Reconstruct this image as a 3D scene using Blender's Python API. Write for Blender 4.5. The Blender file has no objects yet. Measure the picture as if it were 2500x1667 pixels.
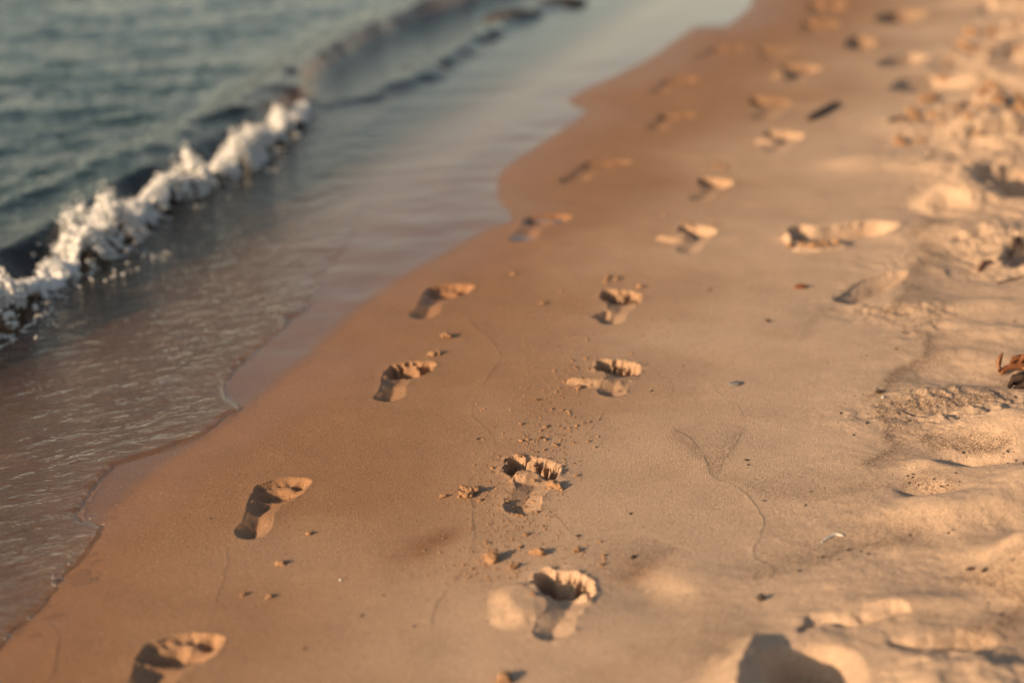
import bpy, bmesh, math, random
import numpy as np
from mathutils import Vector

random.seed(7)
RNG = np.random.default_rng(11)
SC = bpy.context.scene
COL = SC.collection

# ------------------------------------------------------------------ camera numbers
CAM_H, PITCH, FPX = 1.27, math.radians(17.5), 4000.0      # focal length in 1/2352 frame widths
CP, SP = math.cos(PITCH), math.sin(PITCH)
SUN_EL, SUN_AZ = math.radians(16.5), math.radians(39.0)   # light travels towards (cos az, sin az)

# ------------------------------------------------------------------ noise
def _hash(ix, iy, seed):
    h = (ix.astype(np.int64) * 374761393 + iy.astype(np.int64) * 668265263 + seed * 974711) & 0xFFFFFFFF
    h = ((h ^ (h >> 13)) * 1274126177) & 0xFFFFFFFF
    h = h ^ (h >> 16)
    return (h & 0xFFFF) / 32767.5 - 1.0

def vn(x, y, seed=0):
    ix, iy = np.floor(x), np.floor(y)
    fx, fy = x - ix, y - iy
    fx = fx * fx * fx * (fx * (fx * 6 - 15) + 10)
    fy = fy * fy * fy * (fy * (fy * 6 - 15) + 10)
    a, b = _hash(ix, iy, seed), _hash(ix + 1, iy, seed)
    c, d = _hash(ix, iy + 1, seed), _hash(ix + 1, iy + 1, seed)
    return (a + (b - a) * fx) * (1 - fy) + (c + (d - c) * fx) * fy

def fbm(x, y, scale, octaves=3, seed=0, gain=0.5):
    """scale = size in metres of the largest feature"""
    r, amp, f = 0.0, 1.0, 1.0 / scale
    for k in range(octaves):
        ca, sa = math.cos(0.6 + k), math.sin(0.6 + k)
        r = r + amp * vn((x * ca - y * sa) * f + 17.3 * k, (x * sa + y * ca) * f - 9.1 * k, seed + k)
        amp *= gain
        f *= 2.03
    return r

def sstep(a, b, x):
    t = np.clip((x - a) / (b - a), 0, 1)
    return t * t * (3 - 2 * t)

# ------------------------------------------------------------------ beach profile
SH0, SHD = np.array([-0.75, 2.93]), np.array([0.255, 0.967])

def inland(x, y):
    return (x - SH0[0]) * SHD[1] - (y - SH0[1]) * SHD[0]

def splus(v, k):
    return k * np.logaddexp(0, v / k)

def base(x, y):
    s = inland(x, y)
    up = 0.030 * np.clip(s, 0, 1.2) + 0.045 * np.clip(s - 1.2, 0, 3) + 0.03 * np.clip(s - 4.2, 0, 40)
    d = -s
    down = .035 * np.clip(d, 0, None) + .125 * splus(d - .5, .10) - .12 * splus(d - 2.5, .3)
    return up - down

def P(X, Y, z=None):
    """where the ray through photo point (X, Y) meets the beach (or the level z)"""
    u, v = (X - 1176) / FPX, (Y - 784) / FPX
    zz = 0.0 if z is None else z
    for _ in range(8):
        t = (CAM_H - zz) / (SP + v * CP)
        x, y = u * t, (CP - v * SP) * t
        if z is not None:
            break
        zz = float(base(np.float64(x), np.float64(y)))
    return np.array([x, y])

def line(pts, n=5, z=None):
    q = np.array([P(a, b, z) for a, b in pts])
    if len(q) < 3:
        return q
    e = np.vstack([2 * q[0] - q[1], q, 2 * q[-1] - q[-2]])
    out = []
    for i in range(1, len(e) - 2):
        for k in range(n):
            t = k / n
            out.append(0.5 * (2 * e[i] + (e[i + 1] - e[i - 1]) * t + (2 * e[i - 1] - 5 * e[i] + 4 * e[i + 1] - e[i + 2]) * t * t
                              + (3 * e[i] - e[i - 1] - 3 * e[i + 1] + e[i + 2]) * t ** 3))
    out.append(q[-1])
    return np.array(out)

def dist_line(x, y, pl):
    """distance, side (+ right of travel) and running length share of the nearest point"""
    best = np.full(x.shape, 1e9)
    side = np.zeros(x.shape)
    run = np.zeros(x.shape)
    acc = 0.0
    seg = np.linalg.norm(np.diff(pl, axis=0), axis=1)
    tot = seg.sum()
    for i in range(len(pl) - 1):
        a, d = pl[i], pl[i + 1] - pl[i]
        L2 = d @ d + 1e-12
        t = np.clip(((x - a[0]) * d[0] + (y - a[1]) * d[1]) / L2, 0, 1)
        px, py = x - a[0] - t * d[0], y - a[1] - t * d[1]
        dd = np.hypot(px, py)
        m = dd < best
        best[m] = dd[m]
        side[m] = np.sign((d[1] * px - d[0] * py))[m]
        run[m] = ((acc + t * seg[i]) / tot)[m]
        acc += seg[i]
    return best, side, run

def xy_side(x, y, pl):
    return x - np.interp(y, pl[:, 1], pl[:, 0])

def poly_sd(x, y, pg):
    """signed distance to a closed polygon, negative inside"""
    best = np.full(x.shape, 1e9)
    ins = np.zeros(x.shape, bool)
    n = len(pg)
    for i in range(n):
        a, b = pg[i], pg[(i + 1) % n]
        d = b - a
        t = np.clip(((x - a[0]) * d[0] + (y - a[1]) * d[1]) / (d @ d + 1e-12), 0, 1)
        best = np.minimum(best, np.hypot(x - a[0] - t * d[0], y - a[1] - t * d[1]))
        c = ((a[1] > y) != (b[1] > y))
        with np.errstate(divide='ignore', invalid='ignore'):
            xi = (b[0] - a[0]) * (y - a[1]) / (b[1] - a[1] + 1e-15) + a[0]
        ins ^= c & (x < xi)
    return np.where(ins, -best, best)

# ------------------------------------------------------------------ lines of the shore
EDGE_FILM = line([(-900, 2350), (-420, 1880), (-160, 1640), (0, 1490), (66, 1432), (130, 1352), (182, 1285), (236, 1212), (300, 1150), (400, 1066), (520, 985), (640, 895),
                  (760, 790), (850, 706), (960, 630), (1060, 572), (1130, 532), (1205, 503), (1162, 470), (1150, 425), (1165, 388),
                  (1230, 345), (1300, 296), (1352, 258), (1312, 236), (1335, 215), (1420, 176), (1510, 128), (1572, 84), (1602, 66),
                  (1630, 73), (1668, 66), (1715, 30), (1745, 0), (1800, -50), (1870, -110), (1960, -170), (2100, -260)], 4)
EDGE_THICK = line([(-900, 2340), (-420, 1870), (-160, 1632), (0, 1486), (62, 1432), (126, 1352), (178, 1287), (234, 1216), (188, 1192), (203, 1150), (256, 1082),
                   (300, 1062), (400, 1030), (505, 972), (548, 938), (518, 902), (535, 858), (585, 805), (650, 752), (722, 690), (735, 640),
                   (800, 560), (840, 480), (870, 380), (930, 290), (1040, 210), (1180, 110), (1290, 40), (1380, -20), (1480, -100), (1700, -260)], 4)
CREST = line([(-700, 900), (-400, 765), (-150, 650), (0, 580), (110, 525), (230, 450), (330, 400), (440, 342), (560, 280), (640, 230), (684, 188), (722, 130),
              (830, 66), (950, 16), (1080, -25), (1250, -80), (1450, -150), (1700, -230)], 4, 0.05)
SWELL = line([(-700, 760), (-300, 600), (-100, 520), (0, 476), (150, 424), (300, 366), (440, 302), (540, 248), (620, 196), (700, 120), (800, 60), (950, -20), (1200, -120)], 4, 0.03)
JUMP = line([(700, 258), (760, 236), (860, 200), (960, 165), (1080, 100), (1180, 45), (1290, 5), (1400, -40)], 4, 0.0)

# ------------------------------------------------------------------ footprints
FOOT = np.array([(0, 0), (-.055, .012), (-.095, .05), (-.116, .13), (-.104, .25), (-.062, .40), (-.085, .54), (-.145, .67), (-.178, .77),
                 (-.170, .85), (-.10, .88), (-.02, .89), (.05, .885), (.10, .86), (.15, .82), (.178, .77), (.185, .70), (.172, .60), (.145, .45), (.112, .28),
                 (.116, .13), (.095, .05), (.055, .012)])
TOES = [(-.112, .925, .070), (-.022, .955, .036), (.040, .935, .034), (.096, .895, .032), (.146, .84, .030)]

class Print:
    """a bare foot pressed into the sand: heel point, toe point (photo points), depth at toes and heel"""
    def __init__(s, heel, toe, dt, dh, side=1, w=1.1, wall=.009, heelwall=.022, rough=.3, arch=.35, label='', parts=True, ribs=.3, flat=.0):
        w = w * .96
        s.flat = flat
        s.toes = ribs > .25 and flat < .2 and wall < .015
        s.ribs = ribs
        s.h, s.t = P(*heel), P(*toe)
        d = s.t - s.h
        s.L = float(np.hypot(*d))
        s.f = d / s.L
        s.r = np.array([s.f[1], -s.f[0]])
        s.dt, s.dh, s.side, s.w, s.wall, s.hw, s.rough, s.arch, s.label, s.parts = dt, dh, side, w, wall, heelwall, rough, arch, label, parts
        s.c = (s.h + s.t) / 2
        s.rad = s.L * .5 + .10
        u = FOOT[:, 0] * s.w * s.side
        s.pg = s.h + s.L * (np.outer(u, s.r) + np.outer(FOOT[:, 1], s.f))
    def local(s, x, y):
        dx, dy = x - s.h[0], y - s.h[1]
        return (dx * s.r[0] + dy * s.r[1]) / s.L / s.w * s.side, (dx * s.f[0] + dy * s.f[1]) / s.L
    def apply(s, x, y, z, lab, k):
        wx = x + .003 * s.rough * fbm(x, y, .02, 2, 31)
        wy = y + .003 * s.rough * fbm(x, y, .02, 2, 37)
        u, v = s.local(wx, wy)
        sd = poly_sd(wx, wy, s.pg)
        for (a, b, r) in TOES:
            pad = (np.hypot((u - a) * s.w, (v - b) * .92) - r) * s.L
            if s.toes:
                sd = np.minimum(sd, pad)
            else:                                              # washed prints: toes run together
                q = np.clip(.5 + .5 * (sd - pad) / .022, 0, 1)
                sd = sd * (1 - q) + pad * q - .022 * q * (1 - q)
        wob = .018 * s.rough * fbm(x, y, .03, 3, 39)
        vs = v + .30 * np.clip(u, 0, 1) - .10 * np.clip(-u, 0, 1) + wob
        prof = np.interp(vs, [0, .18, .40, .56, .63, .68, .74, 1.0], [s.dh, s.dh, s.dh * (1 - s.arch), s.dh * .55 + s.flat * s.dt, s.dh * .45 + s.flat * s.dt, s.dh * .3 + .3 * s.dt, s.dt * .95, s.dt])
        prof = prof * (1 - s.arch * .7 * sstep(.02, -.12, u) * sstep(.15, .4, v) * sstep(.66, .5, v))
        wall = s.hw + (s.wall - s.hw) * sstep(.55, .82, v)
        d = prof * sstep(.004, -wall, sd) ** .8
        # toe hollows, with thin ribs of sand left standing between them on the far wall
        inside = sstep(.0, -.006, sd)
        zone = sstep(.72, .80, vs) * inside
        ribs = np.zeros_like(x)
        for g, gw in ((-.052, .016), (.010, .013), (.068, .012), (.120, .012)):
            ribs = np.maximum(ribs, np.exp(-((u + wob * .5 - g) / gw) ** 2))
        d = d * (1 - (s.ribs if s.toes else 0) * ribs * sstep(.86, .99, vs) * np.clip(.9 + .6 * fbm(x, y, .03, 2, 45), 0, 1.1))
        toe = np.zeros_like(x)
        for (a, b, r) in TOES:
            toe = np.maximum(toe, sstep(1.2, .35, np.hypot((u - a) / r * .95, (v - b) / (r * 1.25))))
        d = d + s.dt * .16 * toe * zone * (1 if s.toes else 0)
        # crumbs squeezed up behind the toes
        d = d - s.dt * .16 * np.exp(-((vs - .66) / .035) ** 2) * inside * np.clip(.5 + 1.2 * fbm(x, y, .026, 3, 41), 0, 1.5) * s.rough
        d = d + s.rough * .0040 * fbm(x, y, .022, 3, 43) * inside * sstep(.55, .8, v)
        rim = np.exp(-np.clip(sd, 0, 1) / .010) * (sd > 0) * (.4 + .6 * sstep(.3, .9, v)) * s.dt * .06 * (1 + 1.4 * s.rough * fbm(x, y, .020, 3, 47))
        z = z - d + rim
        m = sd < .004
        lab = np.where(m, np.where(vs > .70, k * 4 + 1, k * 4 + 2) if s.parts else k * 4, lab)
        return z, lab

def closed(pts, zref=None, n=4):
    q = np.array([P(a, b, zref) for a, b in pts])
    m = len(q)
    out = []
    for i in range(m):
        p0, p1, p2, p3 = q[i - 1], q[i], q[(i + 1) % m], q[(i + 2) % m]
        for k in range(n):
            t = k / n
            out.append(0.5 * (2 * p1 + (p2 - p0) * t + (2 * p0 - 5 * p1 + 4 * p2 - p3) * t * t + (3 * p1 - p0 - 3 * p2 + p3) * t ** 3))
    return np.array(out)

class Dent:
    """a scuffed hollow traced on the sand"""
    def __init__(s, pts, depth, wall=.02, rough=1.0, rim=.15, label='', cat='hollow', name='sand_hollow', tilt=(0, 0), zref=None):
        s.pg = closed(pts, zref)
        s.c = (s.pg.min(0) + s.pg.max(0)) / 2
        s.rad = float(np.max(np.hypot(*(s.pg - s.c).T))) + .14
        s.depth, s.wall, s.rough, s.rim, s.label, s.cat, s.name, s.tilt = depth, wall, rough, rim, label, cat, name, tilt
        s.parts = False
    def apply(s, x, y, z, lab, k):
        wx = x + .010 * s.rough * fbm(x, y, .06, 3, 51)
        wy = y + .010 * s.rough * fbm(x, y, .06, 3, 57)
        sd = poly_sd(wx, wy, s.pg)
        t = 1 + s.tilt[0] * (x - s.c[0]) / s.rad + s.tilt[1] * (y - s.c[1]) / s.rad
        d = s.depth * t * sstep(.004 + .25 * s.wall, -s.wall, sd) * (1 + .10 * s.rough * fbm(x, y, .03, 3, 59))
        rim = s.depth * s.rim * np.exp(-np.clip(sd, 0, 1) / .03) * (sd > 0) * (1 + s.rough * fbm(x, y, .05, 4, 61))
        lab = np.where(sd < .004, k * 4, lab) if s.label else lab
        return z - d + rim, lab

class Mound:
    """sand heaped up on the beach: a traced outline, steep or soft at its edge"""
    def __init__(s, pts, height, wall=.03, rough=.5, tilt=(0, 0), of=None):
        s.pg = closed(pts)
        s.c = (s.pg.min(0) + s.pg.max(0)) / 2
        s.rad = float(np.max(np.hypot(*(s.pg - s.c).T))) + .06 + .3 * wall
        s.height, s.wall, s.rough, s.tilt, s.of = height, wall, rough, tilt, of
    def apply(s, x, y, z, lab, k):
        wx = x + .008 * s.rough * fbm(x, y, .04, 3, 71)
        wy = y + .008 * s.rough * fbm(x, y, .04, 3, 77)
        sd = poly_sd(wx, wy, s.pg)
        t = np.clip(1 + s.tilt[0] * (x - s.c[0]) / s.rad + s.tilt[1] * (y - s.c[1]) / s.rad, 0, 3)
        h = s.height * t * sstep(.003 + .25 * s.wall, -s.wall, sd) * (1 + .12 * s.rough * fbm(x, y, .04, 3, 79))
        if s.of is not None:
            lab = np.where((sd < .003), s.of * 4 + 3, lab)
        return z + h, lab

FEATURES = []
def add(f):
    FEATURES.append(f)
    return len(FEATURES) - 1

r1 = add(Print((1266, 1468), (1300, 1312), .082, .016, 1, 1.16, .009, .050, .8, .3, 'deep bare footprint with black toe hollow and a wide flap of pushed out sand', ribs=.75))
r2 = add(Print((1194, 1180), (1228, 1054), .072, .017, 1, 1.12, .010, .050, .9, .3, 'bare footprint with crumbly toes between the two clods, sand ridge across its middle', ribs=.4))
r3 = add(Print((1402, 912), (1422, 828), .060, .014, 1, 1.10, .007, .044, .7, .4, 'bare footprint with five clear toe marks and a pointed sand flap beside it', ribs=.8))
r4 = add(Print((1398, 742), (1434, 666), .052, .018, 1, 1.0, .008, .046, .5, .5, 'bare footprint with one big bright toe hollow and a short groove at its heel', ribs=.6))
r5 = add(Print((1578, 582), (1606, 522), .056, .012, 1, 1.00, .018, .045, .6, .3, 'footprint with a small black toe hole and flat flap, beyond the big toe print', False))
r6 = add(Print((1602, 463), (1652, 408), .056, .012, 1, 0.90, .018, .045, .6, .3, 'small blurred footprint with crumbs just beyond it, below the pair with flaps', False))
r7 = add(Print((1778, 348), (1806, 300), .056, .012, 1, 1.04, .018, .045, .6, .3, 'blurred footprint with dark centre and pale flap below the thin dark stick', False))
r8 = add(Print((1752, 275), (1772, 226), .026, .012, 1, 0.95, .022, .045, .6, .3, 'blurred footprint with a curled pale rim to the side of the thin dark stick', False))
r9 = add(Print((1815, 190), (1845, 152), .056, .012, 1, 1.09, .018, .045, .6, .3, 'far blurred footprint with a long pale flap, above the curled rim print', False))
r10 = add(Print((1758, 143), (1788, 110), .026, .012, 1, 1.04, .022, .045, .6, .3, 'far faint footprint just beyond the long pale flap', False))
r11 = add(Print((1858, 80), (1888, 50), .056, .012, 1, 1.09, .018, .045, .6, .3, 'second farthest dark footprint near the top edge of the sand', False))
r12 = add(Print((1876, 35), (1904, 6), .056, .012, 1, 1.09, .018, .045, .6, .3, 'farthest dark footprint at the top edge of the sand', False))
l0 = add(Print((300, 1660), (440, 1448), .025, .020, -1, 1.15, .026, .060, .5, .2, 'large soft footprint cut off by the bottom of the photo, toe wall bright', ribs=.1, flat=.4))
l1 = add(Print((566, 1234), (662, 1098), .022, .022, -1, .95, .024, .050, .4, .5, 'smooth curved footprint with two dark pools of shade close to the wet edge', ribs=0, flat=.4))
l2 = add(Print((884, 920), (955, 830), .034, .017, -1, 1.05, .012, .046, .6, .3, 'slanting footprint with a row of toes, dark heel, below the washed one', ribs=.5, flat=.12))
l3 = add(Print((962, 730), (1046, 652), .028, .017, -1, 1.0, .018, .050, .3, .3, 'smooth washed footprint with bright toe end touching the grey water film', ribs=.1, flat=.3))
l4 = add(Print((1190, 556), (1272, 494), .026, .012, -1, 1.04, .022, .045, .6, .3, 'footprint holding two small puddles at the water film edge', False))
l5 = add(Print((1300, 420), (1412, 366), .014, .012, -1, 1.0, .02, .03, .3, .2, 'faint washed out footprint on dark damp sand beyond the puddled one', False))
l6 = add(Print((1496, 300), (1566, 260), .026, .012, -1, 0.95, .022, .045, .6, .3, 'blurred orange edged footprint on damp sand beside the water notch', False))
l7 = add(Print((1502, 216), (1572, 182), .026, .012, -1, 0.95, .022, .045, .6, .3, 'blurred grey footprint on damp sand beyond the orange edged one', False))
l8 = add(Print((1606, 136), (1680, 108), .026, .012, -1, 0.95, .022, .045, .6, .3, 'farthest blurred grey footprint close to the water edge', False))

# sand pushed out of the prints
add(Mound([(1262, 1366), (1292, 1384), (1300, 1392), (1262, 1412), (1215, 1428), (1162, 1432), (1135, 1412), (1130, 1380), (1140, 1350), (1175, 1336), (1218, 1338)], .015, .034, .6, (0, -.2), r1))
add(Mound([(1382, 858), (1418, 866), (1452, 872), (1420, 886), (1372, 889), (1330, 886), (1297, 880), (1318, 868), (1350, 860)], .012, .016, .7, (0, -.4), r3))
add(Mound([(1560, 540), (1600, 551), (1560, 560), (1520, 557), (1506, 550), (1530, 541)], .013, .02, .6, (0, -.4)))
add(Mound([(1775, 321), (1800, 328), (1770, 332), (1738, 330), (1742, 320)], .016, .025, .6, (0, -.4)))
add(Mound([(1818, 170), (1822, 182), (1795, 186), (1772, 184), (1790, 173)], .025, .035, .6, (0, -.4)))
add(Dent([(1398, 712), (1392, 724), (1368, 729), (1360, 726), (1380, 716)], .012, .012, .4, .1))
add(Mound([(1186, 1100), (1215, 1091), (1240, 1094), (1256, 1102), (1230, 1108), (1200, 1111), (1176, 1110)], .018, .010, 1.2, (0, 0)))

# scuffed hollows in the drier sand
s1 = add(Dent([(1806, 548), (1816, 528), (1840, 518), (1862, 524), (1900, 519), (1950, 513), (2000, 508), (2046, 511), (2060, 522), (2030, 538), (1960, 548), (1920, 554), (1880, 552), (1850, 556)], .062, .055, .45, .12,
              'deep elongated scuffed hollow with a broken rim and bright far wall', 'footprint', 'scuffed_footprint'))
add(Mound([(1852, 530), (1872, 534), (1878, 548), (1858, 556), (1842, 552)], .030, .03, .4))
add(Mound([(1800, 552), (1806, 535), (1816, 534), (1822, 548), (1816, 562)], .022, .015, 1.0))
add(Mound([(1826, 574), (1842, 566), (1870, 562), (1910, 558), (1940, 556), (1942, 563), (1905, 572), (1870, 577)], .014, .012, .8))
s2 = add(Dent([(1920, 684), (1935, 668), (1970, 646), (2010, 632), (2050, 626), (2084, 624), (2070, 644), (2050, 660), (2000, 680), (1960, 690)], .034, .065, .4, .15,
              'shallow smooth oval hollow below the deep scuffed one', 'footprint', 'scuffed_footprint'))
s3 = add(Dent([(2226, 412), (2250, 394), (2300, 382), (2380, 378), (2560, 384), (2600, 424), (2480, 452), (2340, 454), (2290, 446), (2250, 430)], .105, .06, 1.0, .12,
              'big dark hole with a crumbling lip at the photo edge, beyond the seaweed', 'hole', 'sand_hole'))
add(Mound([(2084, 470), (2120, 448), (2160, 428), (2210, 408), (2240, 420), (2280, 444), (2300, 462), (2240, 478), (2180, 474), (2130, 482)], .050, .10, 1.0, (.3, 0)))
s4 = add(Dent([(1778, 1545), (1790, 1512), (1820, 1495), (1860, 1488), (1910, 1492), (1945, 1508), (1962, 1545), (1960, 1590), (1930, 1630), (1850, 1640), (1795, 1600)], .150, .085, .4, .0,
              'large dark round hole cut off by the bottom edge of the photo', 'hole', 'sand_hole'))
add(Mound([(1590, 1640), (1640, 1540), (1700, 1482), (1752, 1466), (1772, 1490), (1768, 1540), (1780, 1600), (1790, 1680), (1700, 1760)], .074, .11, .4))
add(Mound([(1960, 1470), (2020, 1480), (2090, 1520), (2150, 1640), (2070, 1700), (2030, 1560)], .008, .09, .4))
s5 = add(Dent([(1815, 1450), (1830, 1425), (1900, 1410), (1990, 1402), (2060, 1408), (2050, 1424), (1980, 1430), (1900, 1440), (1850, 1456)], .017, .045, 1.6, .1,
              'long shallow scuff with a ragged lit lip above the large round hole', 'hollow'))
s6 = add(Dent([(2060, 1478), (2120, 1466), (2200, 1456), (2262, 1452), (2290, 1466), (2270, 1486), (2220, 1492), (2150, 1486), (2090, 1490)], .036, .055, 1.5, .12,
              'narrow dark scuff with a ragged lip at the side of the large round hole', 'hollow'))
add(Mound([(2060, 1505), (2180, 1500), (2280, 1510), (2420, 1540), (2400, 1700), (2200, 1720), (2060, 1600)], .028, .07, 1.2))
s7 = add(Dent([(2298, 596), (2310, 572), (2345, 552), (2420, 548), (2430, 590), (2360, 606)], .040, .03, 1.0, .2,
              'small twig filled hollow at the edge of the photo above the seaweed', 'hollow'))
s8 = add(Dent([(2190, 326), (2250, 314), (2330, 302), (2420, 296), (2430, 320), (2340, 334), (2250, 334)], .055, .05, 1.0, .2,
              'dark wedge shaped hollow under a smooth sand hump near the far edge', 'hollow'))
add(Mound([(2160, 312), (2200, 280), (2280, 268), (2360, 276), (2420, 290), (2330, 306), (2250, 318), (2200, 326)], .060, .14, .4))
s9 = add(Dent([(2040, 290), (2070, 268), (2140, 256), (2230, 240), (2265, 236), (2250, 250), (2180, 272), (2100, 288)], .030, .05, 1.0, .45,
              'long scuffed trench with crumbly lit wall beyond the smooth hump', 'hollow'))
s10 = add(Dent([(2040, 205), (2080, 182), (2140, 172), (2200, 178), (2260, 190), (2230, 206), (2150, 214), (2090, 214)], 0.050, .10, 1.2, .12,
               'broken scuffed hollow among loose lumps, far along the dry sand', 'hollow'))
s11 = add(Dent([(1942, 108), (1950, 90), (1980, 84), (2010, 94), (2000, 112), (1965, 116)], 0.055, .10, 0.5, .12,
               'round dark heel hollow alone on the far sand', 'hollow'))
s12 = add(Dent([(2014, 152), (2040, 134), (2090, 124), (2130, 130), (2110, 146), (2060, 158)], 0.050, .10, 0.6, .12,
               'dark hollow with a pale tail, nearer than the round heel hollow', 'hollow'))
s13 = add(Dent([(2012, 48), (2040, 30), (2100, 26), (2130, 34), (2090, 48), (2050, 56)], 0.066, .10, 0.5, .12,
               'far dark notch in the sand at the top edge of the photo', 'hollow'))
s14 = add(Dent([(2268, 136), (2290, 118), (2340, 110), (2370, 122), (2330, 136), (2290, 144)], 0.061, .10, 1.0, .12,
               'dark ragged hollow among far loose lumps at the photo edge', 'hollow'))
# soft humps and bowls of dry sand: centre and half axes as photo points, height, turn
class Hump:
    def __init__(s, c, rx, ry, h, turn=0.0, sharp=2.0):
        s.c = P(*c)
        s.a = float(np.hypot(*(P(c[0] + rx, c[1]) - s.c)))
        s.b = float(np.hypot(*(P(c[0], c[1] + ry) - s.c)))
        s.h, s.turn, s.sharp, s.label = h, math.radians(turn), sharp, ''
        s.rad = 3.0 * max(s.a, s.b)
    def apply(s, x, y, z, lab, k):
        dx, dy = x - s.c[0], y - s.c[1]
        dx = dx + .15 * s.a * fbm(x, y, s.a * 1.2, 3, 301)
        dy = dy + .15 * s.b * fbm(x, y, s.a * 1.2, 3, 303)
        ca, sa = math.cos(s.turn), math.sin(s.turn)
        q = np.hypot((dx * ca + dy * sa) / s.a, (-dx * sa + dy * ca) / s.b)
        w = np.exp(-q ** s.sharp)
        return z + s.h * w * sstep(3.0, 2.2, np.hypot(x - s.c[0], y - s.c[1]) / max(s.a, s.b)), lab
for c, rx, ry, h, tn, shp in [
        ((2010, 374), 110, 16, .034, 8, 2), ((2240, 535), 130, 26, .040, 6, 2), ((2200, 905), 130, 26, .020, 5, 2),
        ((2330, 1005), 150, 40, .048, 4, 3), ((2120, 1075), 60, 16, .016, 0, 2), ((2180, 1180), 150, 34, .030, 0, 2.5),
        ((2130, 1130), 55, 22, -.026, 20, 2), ((2380, 1130), 110, 34, .034, 0, 2), ((2390, 1310), 150, 62, .060, 0, 3),
        ((1610, 1330), 80, 50, .008, 0, 2), ((1480, 1350), 80, 40, -.008, 0, 2), ((2240, 1065), 90, 12, -.022, -8, 2),
        ((2300, 700), 100, 16, .018, 4, 2), ((2330, 770), 80, 14, .014, 4, 2), ((2100, 1390), 160, 20, .012, 3, 2)]:
    add(Hump(c, rx, ry, h, tn, shp))

# thin swash lines left by earlier waves: points, ridge height, step
SWASH = [(line(p), h, st) for p, h, st in [
    ([(1535, 980), (1575, 1005), (1612, 1045), (1636, 1090), (1690, 1118), (1738, 1162), (1752, 1205), (1735, 1270), (1775, 1300), (1762, 1345)], .0028, -.0018),
    ([(1712, 975), (1690, 1020), (1662, 1058), (1650, 1096)], .0022, -.001),
    ([(1620, 610), (1640, 640), (1630, 665)], .0016, .0),
    ([(1040, 690), (1100, 756), (1148, 808), (1120, 870), (1080, 940), (1136, 1005), (1138, 1040), (1100, 1085), (1078, 1110), (1086, 1160), (1085, 1240), (1060, 1310), (1020, 1360), (990, 1430), (1025, 1480), (1040, 1520)], .0022, -.0006),
    ([(1530, 985), (1450, 1020), (1350, 1030), (1300, 1010)], .0012, .0),
    ([(1400, 925), (1366, 975), (1340, 1005)], .0018, 0),
    ([(1500, 845), (1545, 885), (1530, 920), (1510, 940)], .0014, 0),
    ([(1245, 1160), (1290, 1200), (1322, 1230)], .0020, 0),
    ([(1540, 770), (1490, 820), (1470, 850)], .0016, 0),
    ([(1780, 700), (1700, 800), (1640, 880), (1700, 940), (1710, 975)], .0012, 0),
    ([(845, 930), (770, 980), (690, 1040), (560, 1110)], .0012, 0),
    ([(105, 1420), (128, 1450), (134, 1490), (112, 1560)], .0016, 0),
    ([(520, 1250), (515, 1330), (470, 1420)], .0014, 0),
]]
# lines of dark mineral grains: points, half width (m), strength
WRACK = [(line(p), w, k) for p, w, k in [
    ([(2150, 480), (2110, 540), (2118, 590), (2068, 640), (2090, 660), (2050, 720), (2060, 750)], .022, .8),
    ([(2166, 680), (2150, 715), (2090, 756)], .012, .6),
    ([(2060, 755), (2130, 770), (2138, 790), (2100, 830), (2040, 870), (1980, 905), (1950, 920)], .016, 1.0),
    ([(2020, 905), (2040, 960), (2050, 1010), (2030, 1050), (2010, 1090)], .020, .9),
    ([(2130, 990), (2150, 1020), (2200, 1040), (2290, 1050), (2340, 1040)], .026, 1.0),
    ([(2030, 960), (2120, 940), (2210, 930), (2290, 920), (2340, 930)], .030, .9),
    ([(1700, 1330), (1830, 1290), (1930, 1262), (2060, 1240), (2180, 1226)], .020, .7),
    ([(2220, 1310), (2270, 1350), (2330, 1390), (2290, 1430), (2200, 1410)], .030, .9),
    ([(2080, 1100), (2140, 1120), (2200, 1108)], .016, .8),
    ([(1640, 1090), (1750, 1130), (1840, 1150), (1960, 1140), (2060, 1100)], .022, .45),
    ([(1535, 980), (1612, 1045), (1650, 1096), (1712, 975)], .014, .5),
    ([(1400, 1330), (1500, 1285), (1560, 1260)], .028, .55),
    ([(1820, 790), (1900, 720), (1960, 690)], .03, .45),
    ([(1640, 1540), (1700, 1470), (1800, 1440)], .03, .5),
]]
BLOTCH = [(P(980, 1245), .085, .035, .9), (P(1475, 1305), .06, .04, .5), (P(1400, 1560), .1, .05, .3)]   # rusty stains: centre, half axes, strength

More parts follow.
